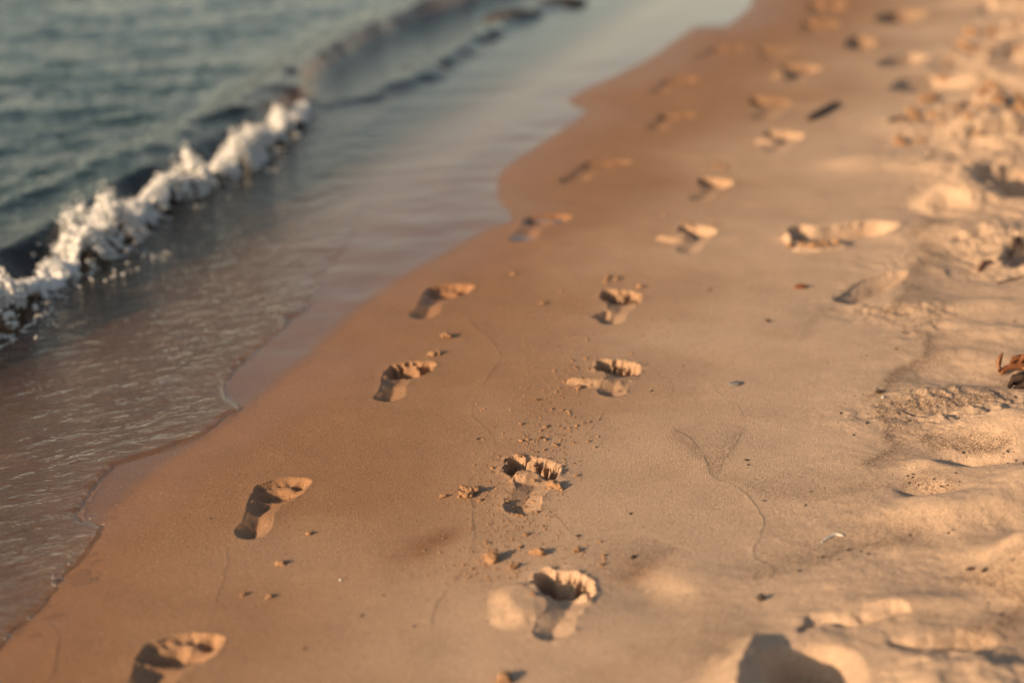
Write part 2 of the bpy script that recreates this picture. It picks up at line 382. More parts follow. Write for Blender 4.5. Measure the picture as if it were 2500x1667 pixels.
# ------------------------------------------------------------------ the sand surface
def sand(x, y, detail=True):
    z = base(x, y)
    lab = np.full(x.shape, -1, np.int32)
    s = inland(x, y)
    z = z + .006 * fbm(x, y, .9, 2, 3) * sstep(-.2, .6, s) + .0014 * fbm(x, y, .16, 2, 5)
    # the drier, trampled back beach
    edge = 1.02 + .10 * fbm(x, y, .7, 2, 9) + .03 * np.clip(y - 4, 0, 8)
    tr = sstep(edge, edge + .55, s) * sstep(4.0, 6.0, y)
    z = z + tr * (.030 * fbm(x, y, .42, 2, 15) + .014 * fbm(x, y, .10, 3, 21) + .018 * np.clip(fbm(x, y, .15, 3, 27) - .35, 0, 1))
    far = sstep(7.5, 10, y) * tr
    z = z + far * (.034 * fbm(x, y, .16, 3, 33) + .022 * np.clip(fbm(x, y, .09, 3, 35), -.2, 1))
    tr2 = sstep(edge, edge + .5, s)
    cr = np.clip(fbm(x, y, .30, 3, 25) + .15, 0, 1)
    cr = cr * sstep(2.6, 3.6, y)
    z = z + tr2 * (.009 * fbm(x, y, .25, 3, 19) + (.0015 + .006 * cr) * fbm(x, y, .045, 4, 23, .6) + .004 * np.clip(fbm(x, y, .028, 2, 29) - .45, 0, 1) * cr * 2)
    for k, f in enumerate(FEATURES):
        m = np.hypot(x - f.c[0], y - f.c[1]) < f.rad
        if m.any():
            z[m], lab[m] = f.apply(x[m], y[m], z[m], lab[m], k)
    wx = x + .0035 * fbm(x, y, .05, 3, 81)
    wy = y + .0035 * fbm(x, y, .05, 3, 87)
    for pl, h, st in SWASH:
        h, st = h * (.17 if h > .0021 and pl[0, 0] > .3 else .16), st
        lo, hi = pl.min(0) - .1, pl.max(0) + .1
        m = (x > lo[0]) & (x < hi[0]) & (y > lo[1]) & (y < hi[1])
        if m.any():
            d, sg, run = dist_line(wx[m], wy[m], pl)
            fade = np.clip(np.minimum(run, 1 - run) * 12, 0, 1)
            seaward = sg * (1 if pl[-1, 1] < pl[0, 1] else -1) > 0
            z[m] += fade * (h * .3 * np.exp(-(d / .0026) ** 2) + h * 1.9 * seaward * np.exp(-d / .02) * (.8 + .5 * fbm(wx[m], wy[m], .05, 2, 83)))
    return z, lab

# ------------------------------------------------------------------ fan shaped grid: fine near, wider far
def fan(step, ylo, yhi):
    Y = np.arange(1850, -270, -step)
    v = (Y - 784) / FPX
    t = CAM_H / (SP + v * CP)
    yy = (CP - v * SP) * t
    far_y = yy[-1] + (yy[-1] - yy[-2]) * np.cumsum(1.16 ** np.arange(1, 45))
    near_y = np.linspace(-4, yy[0] - .05, 30)
    rows_y = np.concatenate([near_y, yy, far_y])
    rows_w = np.concatenate([np.full(30, t[0]), t, t[-1] + (far_y - yy[-1]) / CP])
    du = step / FPX
    core = np.arange(-.41, .41, du)
    out = core[-1] + du * np.cumsum(1.22 ** np.arange(1, 34))
    u = np.concatenate([-out[::-1], core, out])
    return np.outer(rows_w, u), np.repeat(rows_y[:, None], len(u), 1)

def link_mesh(name, co, faces, mat, normals=None, attrs=None, parent=None):
    """co (n,3), faces (m,4) or (m,3); smooth, with given vertex normals"""
    me = bpy.data.meshes.new(name)
    n, m, k = len(co), len(faces), faces.shape[1]
    me.vertices.add(n)
    me.vertices.foreach_set('co', np.ascontiguousarray(co, np.float32).ravel())
    me.loops.add(m * k)
    me.loops.foreach_set('vertex_index', np.ascontiguousarray(faces, np.int32).ravel())
    me.polygons.add(m)
    me.polygons.foreach_set('loop_start', np.arange(0, m * k, k, dtype=np.int32))
    me.polygons.foreach_set('use_smooth', np.ones(m, bool))
    me.update(calc_edges=True)
    for a, val in (attrs or {}).items():
        at = me.attributes.new(a, 'FLOAT', 'POINT')
        at.data.foreach_set('value', np.ascontiguousarray(val, np.float32))
    if normals is not None:
        me.normals_split_custom_set_from_vertices(np.ascontiguousarray(normals, np.float32))
    me.materials.append(mat)
    o = bpy.data.objects.new(name, me)
    COL.objects.link(o)
    if parent is not None:
        o.parent = parent
    return o

def tag(o, label=None, cat=None, group=None, kind=None):
    for k, v in (('label', label), ('category', cat), ('group', group), ('kind', kind)):
        if v:
            o[k] = v
    return o

def empty(name, loc):
    o = bpy.data.objects.new(name, None)
    o.location = loc
    o.empty_display_size = .05
    COL.objects.link(o)
    return o

# ------------------------------------------------------------------ materials
class N:
    """small helper around a node tree"""
    def __init__(s, name, world=None):
        s.m = world or bpy.data.materials.new(name)
        s.m.use_nodes = True
        s.t = s.m.node_tree
        s.t.nodes.clear()
    def n(s, typ, **kw):
        o = s.t.nodes.new(typ)
        for k, v in kw.items():
            if k == 'ins':
                for i, val in v.items():
                    if hasattr(val, 'is_output'):
                        s.t.links.new(val, o.inputs[i])
                    else:
                        o.inputs[i].default_value = val
            else:
                setattr(o, k, v)
        return o
    def math(s, op, a, b=0.0, c=0.0, clamp=False):
        return s.n('ShaderNodeMath', operation=op, use_clamp=clamp, ins={0: a, 1: b, 2: c}).outputs[0]
    def mix(s, fac, a, b, mode='MIX'):
        o = s.n('ShaderNodeMix', data_type='RGBA', blend_type=mode, ins={0: fac, 6: a, 7: b})
        return o.outputs[2]
    def attr(s, name):
        return s.n('ShaderNodeAttribute', attribute_name=name).outputs['Fac']
    def noise(s, vec, scale, detail=2, rough=.5):
        return s.n('ShaderNodeTexNoise', ins={'Vector': vec, 'Scale': scale, 'Detail': detail, 'Roughness': rough}).outputs['Fac']
    def ramp(s, fac, a, b):
        return s.n('ShaderNodeMapRange', interpolation_type='SMOOTHSTEP', ins={0: fac, 1: a, 2: b, 3: 0.0, 4: 1.0}).outputs[0]
    def out(s, surf):
        o = s.n('ShaderNodeOutputMaterial')
        s.t.links.new(surf, o.inputs['Surface'])
        return s.m

def rgb(r, g, b):
    return (r, g, b, 1.0)

def sand_material(name, loose=False):
    k = N(name)
    if loose:
        pos = k.n('ShaderNodeNewGeometry').outputs['Position']
    else:
        pos = k.n('ShaderNodeNewGeometry').outputs['Position']
    wet, dry, dark, rust = (k.attr(a) for a in ('wet', 'dry', 'dark', 'rust')) if not loose else (0.0, .1, 0.0, 0.0)
    g1 = k.noise(pos, 620, 2, .6)
    g2 = k.noise(pos, 330, 3, .6)
    g3 = k.noise(pos, 9, 4, .6)
    c = k.mix(dry, rgb(.312, .176, .096), rgb(.54, .388, .276))
    c = k.mix(k.math('MULTIPLY', wet, .92), c, rgb(.290, .148, .074))
    if not loose:
        c = k.mix(k.attr('soak'), c, rgb(.200, .096, .045))
    c = k.mix(k.math('MULTIPLY', rust, .75), c, rgb(.21, .10, .048))
    tone = k.math('ADD', k.math('MULTIPLY', k.ramp(g1, .3, .7), .66), k.math('MULTIPLY', k.ramp(g2, .3, .7), .26))
    tone = k.math('ADD', tone, k.math('MULTIPLY', g3, .26))
    tone = k.math('ADD', tone, .41)
    cv = k.n('ShaderNodeCombineColor', ins={0: tone, 1: tone, 2: tone}).outputs[0]
    c = k.mix(1.0, c, cv, 'MULTIPLY')
    # dark mineral grains: single grains everywhere, thick along the wave lines
    sp = k.n('ShaderNodeTexVoronoi', ins={'Vector': pos, 'Scale': 300.0}).outputs
    few = k.n('ShaderNodeSeparateColor', ins={0: sp['Color']}).outputs[0]
    grain = k.math('MULTIPLY', k.math('LESS_THAN', few, k.math('ADD', .035, k.math('MULTIPLY', dark, .42))), k.math('LESS_THAN', sp['Distance'], .42))
    patch = k.math('MULTIPLY', k.ramp(k.noise(pos, 240, 4, .75), .41, .56), dark)
    c = k.mix(k.math('MULTIPLY', patch, .80), c, rgb(.085, .050, .032))
    c = k.mix(k.math('MULTIPLY', grain, .72), c, rgb(.060, .036, .024))
    lite = k.n('ShaderNodeTexVoronoi', ins={'Vector': pos, 'Scale': 240.0}).outputs
    lf = k.n('ShaderNodeSeparateColor', ins={0: lite['Color']}).outputs[1]
    lg = k.math('MULTIPLY', k.math('GREATER_THAN', lf, .972), k.math('LESS_THAN', lite['Distance'], .35))
    c = k.mix(k.math('MULTIPLY', lg, .5), c, rgb(.62, .52, .42))
    h = k.math('ADD', k.math('MULTIPLY', g1, .9), k.math('MULTIPLY', g2, 1.0))
    h = k.math('ADD', h, k.math('MULTIPLY', k.noise(pos, 60, 2, .5), .35))
    amt = k.math('SUBTRACT', 1.0, k.math('MULTIPLY', wet, .85))
    b = k.n('ShaderNodeBump', ins={'Strength': k.math('MULTIPLY', amt, .85 if not loose else 1.0), 'Distance': .0021, 'Height': h}).outputs[0]
    rough = k.math('SUBTRACT', .92, k.math('MULTIPLY', wet, .46))
    p = k.n('ShaderNodeBsdfPrincipled', ins={'Base Color': c, 'Roughness': rough, 'Normal': b, 'Specular IOR Level': .25})
    return k.out(p.outputs[0])

def water_material():
    k = N('sea_water')
    pos = k.n('ShaderNodeNewGeometry').outputs['Position']
    thick, film, rip = k.attr('thick'), k.attr('film'), k.attr('ripple')
    mp = k.n('ShaderNodeMapping', ins={0: pos, 'Rotation': (0, 0, math.radians(-28))}).outputs[0]
    mp = k.n('ShaderNodeMapping', ins={0: mp, 'Scale': (1.0, 2.3, 1.0)}).outputs[0]
    n1 = k.noise(mp, 92, 3, .6)
    n2 = k.noise(mp, 9, 4, .6)
    h = k.math('ADD', k.math('MULTIPLY', n1, .0028), k.math('MULTIPLY', n2, .0110))
    h = k.math('MULTIPLY', h, rip)
    b = k.n('ShaderNodeBump', ins={'Strength': 1.0, 'Distance': 1.0, 'Height': h}).outputs[0]
    back = k.n('ShaderNodeNewGeometry').outputs['Backfacing']
    ior = k.math('ADD', 1.333, k.math('MULTIPLY', back, 1 / 1.333 - 1.333))     # straight-through light meets the same surface from below
    fr = k.n('ShaderNodeFresnel', ins={'IOR': ior, 'Normal': b}).outputs[0]
    gl = k.n('ShaderNodeBsdfGlossy', ins={'Color': rgb(.78, .79, .79), 'Roughness': .05, 'Normal': b}).outputs[0]
    # water takes red light first: deeper is darker and greener
    ex = lambda a: k.math('POWER', 2.718, k.math('MULTIPLY', thick, -a))
    tint = k.n('ShaderNodeCombineColor', ins={0: ex(21.0), 1: ex(23.0), 2: ex(28.0)}).outputs[0]
    tr = k.n('ShaderNodeBsdfTransparent', ins={0: tint}).outputs[0]
    df = k.n('ShaderNodeBsdfDiffuse', ins={0: rgb(.026, .074, .086)}).outputs[0]
    tl = k.n('ShaderNodeBsdfTranslucent', ins={0: rgb(.74, .38, .075)}).outputs[0]
    body = k.n('ShaderNodeMixShader', ins={0: k.math('ADD', .15, k.math('MULTIPLY', k.attr('crest'), .65)), 1: df, 2: tl}).outputs[0]
    opac = k.math('MAXIMUM', k.math('SUBTRACT', 1.0, k.math('POWER', 2.718, k.math('MULTIPLY', k.math('MULTIPLY', thick, thick), -26.0))), k.math('MULTIPLY', k.attr('crest'), .85))
    m1 = k.n('ShaderNodeMixShader', ins={0: opac, 1: tr, 2: body}).outputs[0]
    m2 = k.n('ShaderNodeMixShader', ins={0: fr, 1: m1, 2: gl}).outputs[0]
    clear = k.n('ShaderNodeBsdfTransparent').outputs[0]
    m3 = k.n('ShaderNodeMixShader', ins={0: film, 1: clear, 2: m2}).outputs[0]
    return k.out(m3)

def thin_clear_material(name, weight=1.0):
    k = N(name)
    back = k.n('ShaderNodeNewGeometry').outputs['Backfacing']
    fr = k.n('ShaderNodeFresnel', ins={'IOR': k.math('ADD', 1.5, k.math('MULTIPLY', back, 1 / 1.5 - 1.5))}).outputs[0]
    gl = k.n('ShaderNodeBsdfGlossy', ins={'Roughness': .03}).outputs[0]
    tr = k.n('ShaderNodeBsdfTransparent', ins={0: rgb(.93, .93, .92)}).outputs[0]
    return k.out(k.n('ShaderNodeMixShader', ins={0: k.math('MULTIPLY', fr, weight, clamp=True), 1: tr, 2: gl}).outputs[0])

def foam_material():
    k = N('white_foam')
    pos = k.n('ShaderNodeNewGeometry').outputs['Position']
    v = k.noise(pos, 60, 3, .6)
    c = k.mix(k.ramp(v, .3, .7), rgb(.90, .92, .93), rgb(.96, .96, .96))
    p = k.n('ShaderNodeBsdfPrincipled', ins={'Base Color': c, 'Roughness': .45, 'Specular IOR Level': .5}).outputs[0]
    t = k.n('ShaderNodeBsdfTranslucent', ins={0: rgb(.8, .8, .8)}).outputs[0]
    return k.out(k.n('ShaderNodeMixShader', ins={0: .30, 1: p, 2: t}).outputs[0])

def plain_material(name, a, b, rough=.7, scale=40.0, bump=.3):
    k = N(name)
    pos = k.n('ShaderNodeTexCoord').outputs['Object']
    v = k.noise(pos, scale, 4, .6)
    c = k.mix(k.ramp(v, .3, .7), rgb(*a), rgb(*b))
    nb = k.n('ShaderNodeBump', ins={'Strength': bump, 'Distance': .002, 'Height': v}).outputs[0]
    return k.out(k.n('ShaderNodeBsdfPrincipled', ins={'Base Color': c, 'Roughness': rough, 'Normal': nb}).outputs[0])

M_SAND = sand_material('beach_sand')
M_CLOD = sand_material('loose_sand', True)
M_WATER = water_material()
M_FOAM = foam_material()
M_BUBBLE = thin_clear_material('bubble_film', 1.5)
M_DROP = thin_clear_material('water_drop', 2.5)

# ------------------------------------------------------------------ build the sand
GX, GY = fan(2.35, 0, 0)
R, C = GX.shape
fx, fy = GX.ravel(), GY.ravel()
gz, lab = sand(fx.copy(), fy.copy())
Z = gz.reshape(R, C)
# vertex normals of the whole sheet, so that pieces cut out of it meet without a seam
def grid_normals(X, Yc, Zc):
    du = np.stack([np.gradient(a, axis=1) for a in (X, Yc, Zc)], -1)
    dv = np.stack([np.gradient(a, axis=0) for a in (X, Yc, Zc)], -1)
    n = np.cross(du, dv)
    n /= np.linalg.norm(n, axis=-1, keepdims=True) + 1e-20
    n[n[..., 2] < 0] *= -1
    return n
NRM = grid_normals(GX, GY, Z).reshape(-1, 3)

s_in = inland(fx, fy)
film_side = xy_side(fx, fy, EDGE_FILM)
near = (np.abs(film_side) < 3) & (fy > .5) & (fy < 18)
dfilm = np.full(fx.shape, 9.0)
dfilm[near] = dist_line(fx[near], fy[near], EDGE_FILM)[0]
dfilm = np.where(film_side < 0, -dfilm, dfilm)          # + on the land side
thick_side = xy_side(fx, fy, EDGE_THICK)
dthick = np.where(thick_side < 0, -9.0, 9.0)
mt = near & (np.abs(thick_side) < 1.5)
dthick[mt] = dist_line(fx[mt], fy[mt], EDGE_THICK)[0] * np.where(thick_side[mt] < 0, -1, 1)
wob = .08 * fbm(fx, fy, .40, 4, 91)
reach = np.interp(fy, [2, 3, 4, 5, 7, 12], [.10, .16, .24, .34, .50, .60])
wet = np.clip(1 - sstep(-.02, 1.0, (dfilm + wob) / reach), 0, 1)
wet = .80 * wet + .20 * (1 - sstep(.0, .9, dfilm + 2 * wob))
dry = sstep(.15, 1.15, s_in - .06 * np.clip(fy - 4, 0, 8) + .18 * fbm(fx, fy, .5, 3, 95))
dark = np.zeros_like(fx)
wx = fx + .02 * fbm(fx, fy, .08, 3, 101)
wy = fy + .02 * fbm(fx, fy, .08, 3, 103)
for pl, w, kk in WRACK:
    lo, hi = pl.min(0) - .2, pl.max(0) + .2
    m = (fx > lo[0]) & (fx < hi[0]) & (fy > lo[1]) & (fy < hi[1])
    if m.any():
        d, sg, run = dist_line(wx[m], wy[m], pl)
        dark[m] = np.maximum(dark[m], kk * np.exp(-(d / np.where(sg < 0, w * 2.8, w * .7)) ** 1.3) * np.clip(np.minimum(run, 1 - run) * 8, 0.1, 1))
dark = np.clip(dark + .10 * sstep(.5, 1.1, s_in) * sstep(.1, .7, fbm(fx, fy, .22, 3, 107)), 0, 1)
rust = np.zeros_like(fx)
for c0, a, b, kk in BLOTCH:
    dx, dy = fx - c0[0], fy - c0[1]
    q = np.hypot((dx * .6 + dy * .8) / a, (dx * .8 - dy * .6) / b)
    rust = np.maximum(rust, kk * np.exp(-q ** 2) * (1 + .4 * fbm(fx, fy, .03, 3, 111)))
ATT = {'soak': (.55 + .45 * sstep(.05, -np.interp(fy, [4.2, 5.6], [.15, .8]), dthick)) * sstep(.03, -.12, dfilm), 'wet': wet, 'dry': dry, 'dark': dark, 'rust': np.clip(rust, 0, 1)}

idx = np.arange(R * C, dtype=np.int32).reshape(R, C)
QUADS = np.stack([idx[:-1, :-1], idx[:-1, 1:], idx[1:, 1:], idx[1:, :-1]], -1).reshape(-1, 4)
FLAB = lab[QUADS].max(1)
CO = np.stack([fx, fy, gz], 1)

def piece(name, mask, parent=None, origin=(0, 0, 0)):
    q = QUADS[mask]
    used, inv = np.unique(q, return_inverse=True)
    return link_mesh(name, CO[used] - np.array(origin), inv.reshape(q.shape), M_SAND, NRM[used], {a: v[used] for a, v in ATT.items()}, parent)

tag(piece('beach_sand', FLAB < 0), kind='structure')
for k, f in enumerate(FEATURES):
    if not getattr(f, 'label', ''):
        continue
    have = [c for c in range(4) if (FLAB == k * 4 + c).any()]
    if not have:
        continue
    foot = isinstance(f, Print)
    name = 'bare_footprint' if foot else f.name
    group = 'bare footprints along the wet sand' if foot else 'scuffed hollows in the dry sand'
    if have == [0]:
        m = FLAB == k * 4
        o = piece(name, m)
        tag(o, f.label, 'footprint' if foot else f.cat, group)
        continue
    org = (float(f.c[0]), float(f.c[1]), float(base(f.c[0], f.c[1])) - f.dt)
    e = tag(empty(name, org), f.label, 'footprint', group)
    for c, nm in ((1, 'toe_hollow'), (2, 'sole_hollow'), (3, 'pushed_sand')):
        if c in have:
            piece(nm, FLAB == k * 4 + c, e, org)

def ground(x, y):
    xa, ya = np.atleast_1d(np.float64(x)), np.atleast_1d(np.float64(y))
    return sand(xa.copy(), ya.copy())[0]

# ------------------------------------------------------------------ the water
WX, WY = fan(3.0, 0, 0)
wr, wc = WX.shape
ux, uy = WX.ravel(), WY.ravel()
side_f = xy_side(ux, uy, EDGE_FILM)
cand = side_f < .25
zs = base(ux, uy)
cd = cand & (uy > -3) & (uy < 25)
zs[cd] = sand(ux[cd].copy(), uy[cd].copy())[0]
nearw = (np.abs(side_f) < 4) & (uy > .5) & (uy < 19)
df = np.where(side_f < 0, 9.0, -9.0)
df[nearw] = dist_line(ux[nearw], uy[nearw], EDGE_FILM)[0] * np.where(side_f[nearw] < 0, 1, -1)      # + inside the film
side_t = xy_side(ux, uy, EDGE_THICK)
dt_ = np.where(side_t < 0, 9.0, -9.0)
nw = nearw & (side_t < 1.5)
dt_[nw] = dist_line(ux[nw] + .012 * fbm(ux[nw], uy[nw], .09, 4, 121), uy[nw], EDGE_THICK)[0] * np.where(side_t[nw] < 0, 1, -1)
sw = inland(ux, uy)
Zsea = -.022
lip = np.interp(uy, [4.6, 6.2], [1.0, .12]) * .0032 * sstep(-.0005, .010, dt_) + .003 * sstep(.0, .15, dt_)
T = np.where(df > 0, .0012 + .0012 * sstep(0, .2, df), -.02) + np.where(df > -.01, lip, 0)
zb = base(ux, uy) + .0014 * fbm(ux, uy, .16, 2, 5)
level = Zsea + splus(zb + .004 - Zsea, .006)                      # still water level running smoothly up into the film on the sand
zw = np.where(df > 0, zb + T + (level - zb - .004) * sstep(.05, .45, df), zb + T)
def ridge(x, y, pl, back, front, amp, warp, seed):
    m = (y > .5) & (y < 40) & (np.abs(x - np.interp(y, pl[:, 1], pl[:, 0])) < 2.5)
    r = np.zeros_like(x)
    d, sg, run = dist_line(x[m] + warp * fbm(x[m], y[m], .30, 3, seed), y[m], pl)
    a = amp(run) * (1 + .14 * fbm(x[m], y[m], .5, 2, seed + 3))
    r[m] = a * np.where(sg < 0, np.exp(-(d / back) ** 1.5), np.exp(-(d / front) ** 2))
    return r
wave = ridge(ux, uy, CREST, .28, .075, lambda r: .075 + .03 * r, .018, 131)
wave += ridge(ux, uy, SWELL, .16, .09, lambda r: .040 * (1 - sstep(.33, .44, r)), .06, 137)
jm = ridge(ux, uy, JUMP, .12, .07, lambda r: .030 * np.clip(np.minimum(r, 1 - r) * 6, 0, 1), .06, 141)
cr_side = xy_side(ux, uy, CREST)
crest = np.clip(ridge(ux, uy, CREST, .02, .11, lambda r: .22 + .78 * sstep(.15, .22, r), .018, 131) + .7 * ridge(ux, uy, SWELL, .015, .08, lambda r: sstep(.22, .34, r) * (1 - sstep(.33, .44, r)), .06, 137), 0, 1)   # thin wave lip, where amber of sun shining through is put into the colour
sea = sstep(-.30, -.9, sw)
# wind ripples and chop: wider to seaward
ca, sa = math.cos(math.radians(-32)), math.sin(math.radians(-32))
rx, ry = (ux * ca - uy * sa), (ux * sa + uy * ca)        # crests lie askew to the shore
chop = .0125 * fbm(rx, ry / .34, .50, 3, 151, .42) + .0050 * fbm(rx, ry / .4, .16, 3, 157)
small = .0016 * fbm(rx, ry / .45, .075, 3, 161)
beyond = sstep(.0, -.5, cr_side)
zw = zw + (wave + jm) * sstep(.2, -.1, dt_ * -1) + chop * (1 - .75 * np.clip(ridge(ux, uy, CREST, .3, .3, lambda r: 1.0 + 0 * r, .0, 131), 0, 1)) * sea * (.12 + .88 * beyond) + small * sstep(.0, .10, dt_) * (1 + .8 * beyond)
lipzone = np.clip(ridge(ux, uy, CREST, .22, .16, lambda r: .25 + .70 * sstep(.14, .22, r), .018, 131) + ridge(ux, uy, SWELL, .12, .10, lambda r: sstep(.22, .34, r) * (1 - sstep(.33, .44, r)), .06, 137), 0, 1)
thick = np.clip(zw - zs, 0.0005, 3) * (1 - .85 * lipzone)        # light crosses a thin lip of water at the crest, not its whole depth
softness = np.interp(uy, [2.0, 2.7, 3.0, 3.6, 4.4, 5.2, 5.8, 12], [.012, .03, .04, .05, .06, .045, .02, .03])
film = sstep(0, 1, df / softness)
film = np.where(dt_ > 0, np.maximum(film, sstep(0, .006, dt_)), film)
wB = np.interp(uy, [4.2, 5.6], [.02, .75])                         # farther along, the ripples die out slowly into the smooth film
rip = .05 + .95 * sstep(-.1 * wB, wB, dt_ + .12 * wB * fbm(ux, uy, .3, 3, 191))
rip = rip * (1 - .55 * sstep(-.3, -1.2, sw)) + .06 * sstep(.0, .4, df) 
WNRM = grid_normals(WX, WY, zw.reshape(wr, wc)).reshape(-1, 3)
widx = np.arange(wr * wc, dtype=np.int32).reshape(wr, wc)
WQ = np.stack([widx[:-1, :-1], widx[:-1, 1:], widx[1:, 1:], widx[1:, :-1]], -1).reshape(-1, 4)
keep = (film[WQ].max(1) > .002) & (df[WQ].max(1) > 0)
WQ = WQ[keep]
used, inv = np.unique(WQ, return_inverse=True)
tag(link_mesh('sea_water', np.stack([ux, uy, zw], 1)[used], inv.reshape(WQ.shape), M_WATER, WNRM[used],
              {'crest': crest[used], 'thick': thick[used], 'film': film[used], 'ripple': rip[used]}), kind='structure')

# puddles standing in the print at the film edge
def disc_mesh(name, pts, z, mat):
    c = np.mean(pts, 0)
    rings = []
    for r in np.linspace(0.02, 1, 8):
        rings.append(np.column_stack([c + (pts - c) * r, np.full(len(pts), z)]))
    co = np.vstack(rings)
    n = len(pts)
    f = [[a * n + i, a * n + (i + 1) % n, (a + 1) * n + (i + 1) % n, (a + 1) * n + i] for a in range(7) for i in range(n)]
    one = np.ones(len(co))
    return link_mesh(name, co, np.array(f), mat, None, {'crest': one * 0, 'thick': one * .006, 'film': one, 'ripple': one * .02})
pr4 = FEATURES[l4]
for (vv, hw, hl, lbl) in ((.86, .055, .035, 'small grey puddle in the toes of the footprint by the water edge'), (.14, .042, .032, 'small grey puddle in the heel of the footprint by the water edge')):
    c = pr4.h + pr4.f * pr4.L * vv
    ang = np.linspace(0, 2 * math.pi, 28, endpoint=False)
    rr = 1 + .12 * np.sin(ang * 3 + vv * 9)
    pts = c + np.outer(np.cos(ang) * rr * hw, pr4.r) + np.outer(np.sin(ang) * rr * hl, pr4.f)
    zz = float(ground(c[0], c[1])[0]) + .009
    tag(disc_mesh('puddle', pts, zz, M_WATER), lbl, 'puddle', 'puddles in a footprint')

# ------------------------------------------------------------------ foam of the breaking wave
def ico(sub):
    bm = bmesh.new()
    bmesh.ops.create_icosphere(bm, subdivisions=sub, radius=1.0)
    v = np.array([q.co[:] for q in bm.verts])
    f = np.array([[w.index for w in q.verts] for q in bm.faces])
    bm.free()
    return v, f
I1, I2, I3 = ico(1), ico(2), ico(3)

def balls(name, centres, radii, mat, geo, squash=None, jitter=.25):
    V, F = geo
    n, k = len(centres), len(V)
    sc = radii[:, None, None] * (1 + jitter * RNG.standard_normal((n, k, 1)) * .5)
    a = RNG.uniform(0, 2 * math.pi, n)
    ca, sa = np.cos(a)[:, None], np.sin(a)[:, None]
    VX = V[None, :, 0] * ca - V[None, :, 1] * sa
    VY = V[None, :, 0] * sa + V[None, :, 1] * ca
    VV = np.stack([VX, VY, np.repeat(V[None, :, 2], n, 0)], -1)
    if squash is not None:
        VV = VV * squash[:, None, :]
    co = (centres[:, None, :] + VV * sc).reshape(-1, 3)
    f = (F[None] + (np.arange(n) * k)[:, None, None]).reshape(-1, 3)
    return link_mesh(name, co, f, mat)

FOAM = [(-160, 800, 60), (-60, 738, 62), (20, 690, 64), (70, 652, 40), (110, 626, 36), (150, 604, 46), (195, 566, 70), (240, 532, 78), (292, 500, 48), (340, 468, 28),
        (385, 440, 40), (430, 414, 52), (480, 396, 32), (525, 376, 34), (570, 347, 44), (620, 314, 26), (660, 280, 34), (690, 250, 26), (700, 225, 12)]
fc = np.array([P(a, b, .02) for a, b, w in FOAM])
fw = np.array([w * 1.08 / FPX * np.hypot(CAM_H, q[1]) for (a, b, w), q in zip(FOAM, fc)])      # half height seen, metres
acc = np.concatenate([[0], np.cumsum(np.linalg.norm(np.diff(fc, axis=0), axis=1))])
def foam_at(n, spread, rlo, rhi, lift):
    t = RNG.uniform(0, acc[-1], n)
    cx, cy = np.interp(t, acc, fc[:, 0]), np.interp(t, acc, fc[:, 1])
    w = np.interp(t, acc, fw)
    tx, ty = np.interp(t + .02, acc, fc[:, 0]) - np.interp(t - .02, acc, fc[:, 0]), np.interp(t + .02, acc, fc[:, 1]) - np.interp(t - .02, acc, fc[:, 1])
    L = np.hypot(tx, ty) + 1e-9
    nx, ny = ty / L, -tx / L                                # towards the beach
    a = np.clip(RNG.normal(0, .48, n), -1.25, 1.25) * spread
    clump = .72 + .65 * fbm(cx + nx * a * w, cy + ny * a * w, .11, 4, 171)
    prof = np.clip(1 - (a * .85 + .15) ** 2, 0, 1) ** .7
    h = prof * w * 1.15 * clump * lift
    z = Zsea + .012 + np.clip(h, 0, 1) * RNG.uniform(.35, 1.0, n) ** .7 - .02 * np.clip(a, 0, 2) * w / .07
    r = RNG.uniform(0, 1, n) ** 2 * (rhi - rlo) + rlo
    ok = (fbm(cx + nx * a * w, cy + ny * a * w, .05, 3, 175) > -.50 + .55 * np.abs(a))
    return np.stack([cx + nx * a * w * 1.0, cy + ny * a * w * 1.0, z], 1)[ok], r[ok]
c1, r1_ = foam_at(15000, 1.0, .003, .0085, 1.0)
c2, r2_ = foam_at(34000, 1.35, .0012, .0034, 1.3)
t3 = RNG.uniform(0, acc[-1], 9000)                     # torn lace of froth sliding ahead of the roller
w3 = np.interp(t3, acc, fw)
o3 = .8 + 1.5 * RNG.uniform(0, 1, 9000) ** 1.7
x3 = np.interp(t3, acc, fc[:, 0]) + .93 * o3 * w3
y3 = np.interp(t3, acc, fc[:, 1]) - .36 * o3 * w3
k3 = (np.abs(fbm(x3, y3, .09, 3, 181)) < .16 - .055 * o3)
c3 = np.column_stack([x3, y3, np.full(9000, Zsea + .006)])[k3]
r3_ = RNG.uniform(.0012, .0036, len(c3))
def merge_balls():
    V, F = I2
    parts_c, parts_f, off = [], [], 0
    for cc, rr_, (V, F) in ((c1, r1_, I2), (c2, r2_, I1), (c3, r3_, I1)):
        n, k = len(cc), len(V)
        nz = 1 + .18 * RNG.standard_normal((n, k, 1))
        st = np.stack([RNG.uniform(.8, 1.3, n), RNG.uniform(.8, 1.3, n), RNG.uniform(.7, 1.1, n)], 1)
        co = cc[:, None, :] + V[None] * st[:, None, :] * rr_[:, None, None] * nz
        parts_c.append(co.reshape(-1, 3))
        parts_f.append((F[None] + (np.arange(n) * k)[:, None, None]).reshape(-1, 3) + off)
        off += n * k
    return np.vstack(parts_c), np.vstack(parts_f)
mc, mf = merge_balls()
tag(link_mesh('wave_foam', mc, mf, M_FOAM), 'rolling white foam along the front of the breaking wave', 'foam', None, 'stuff')

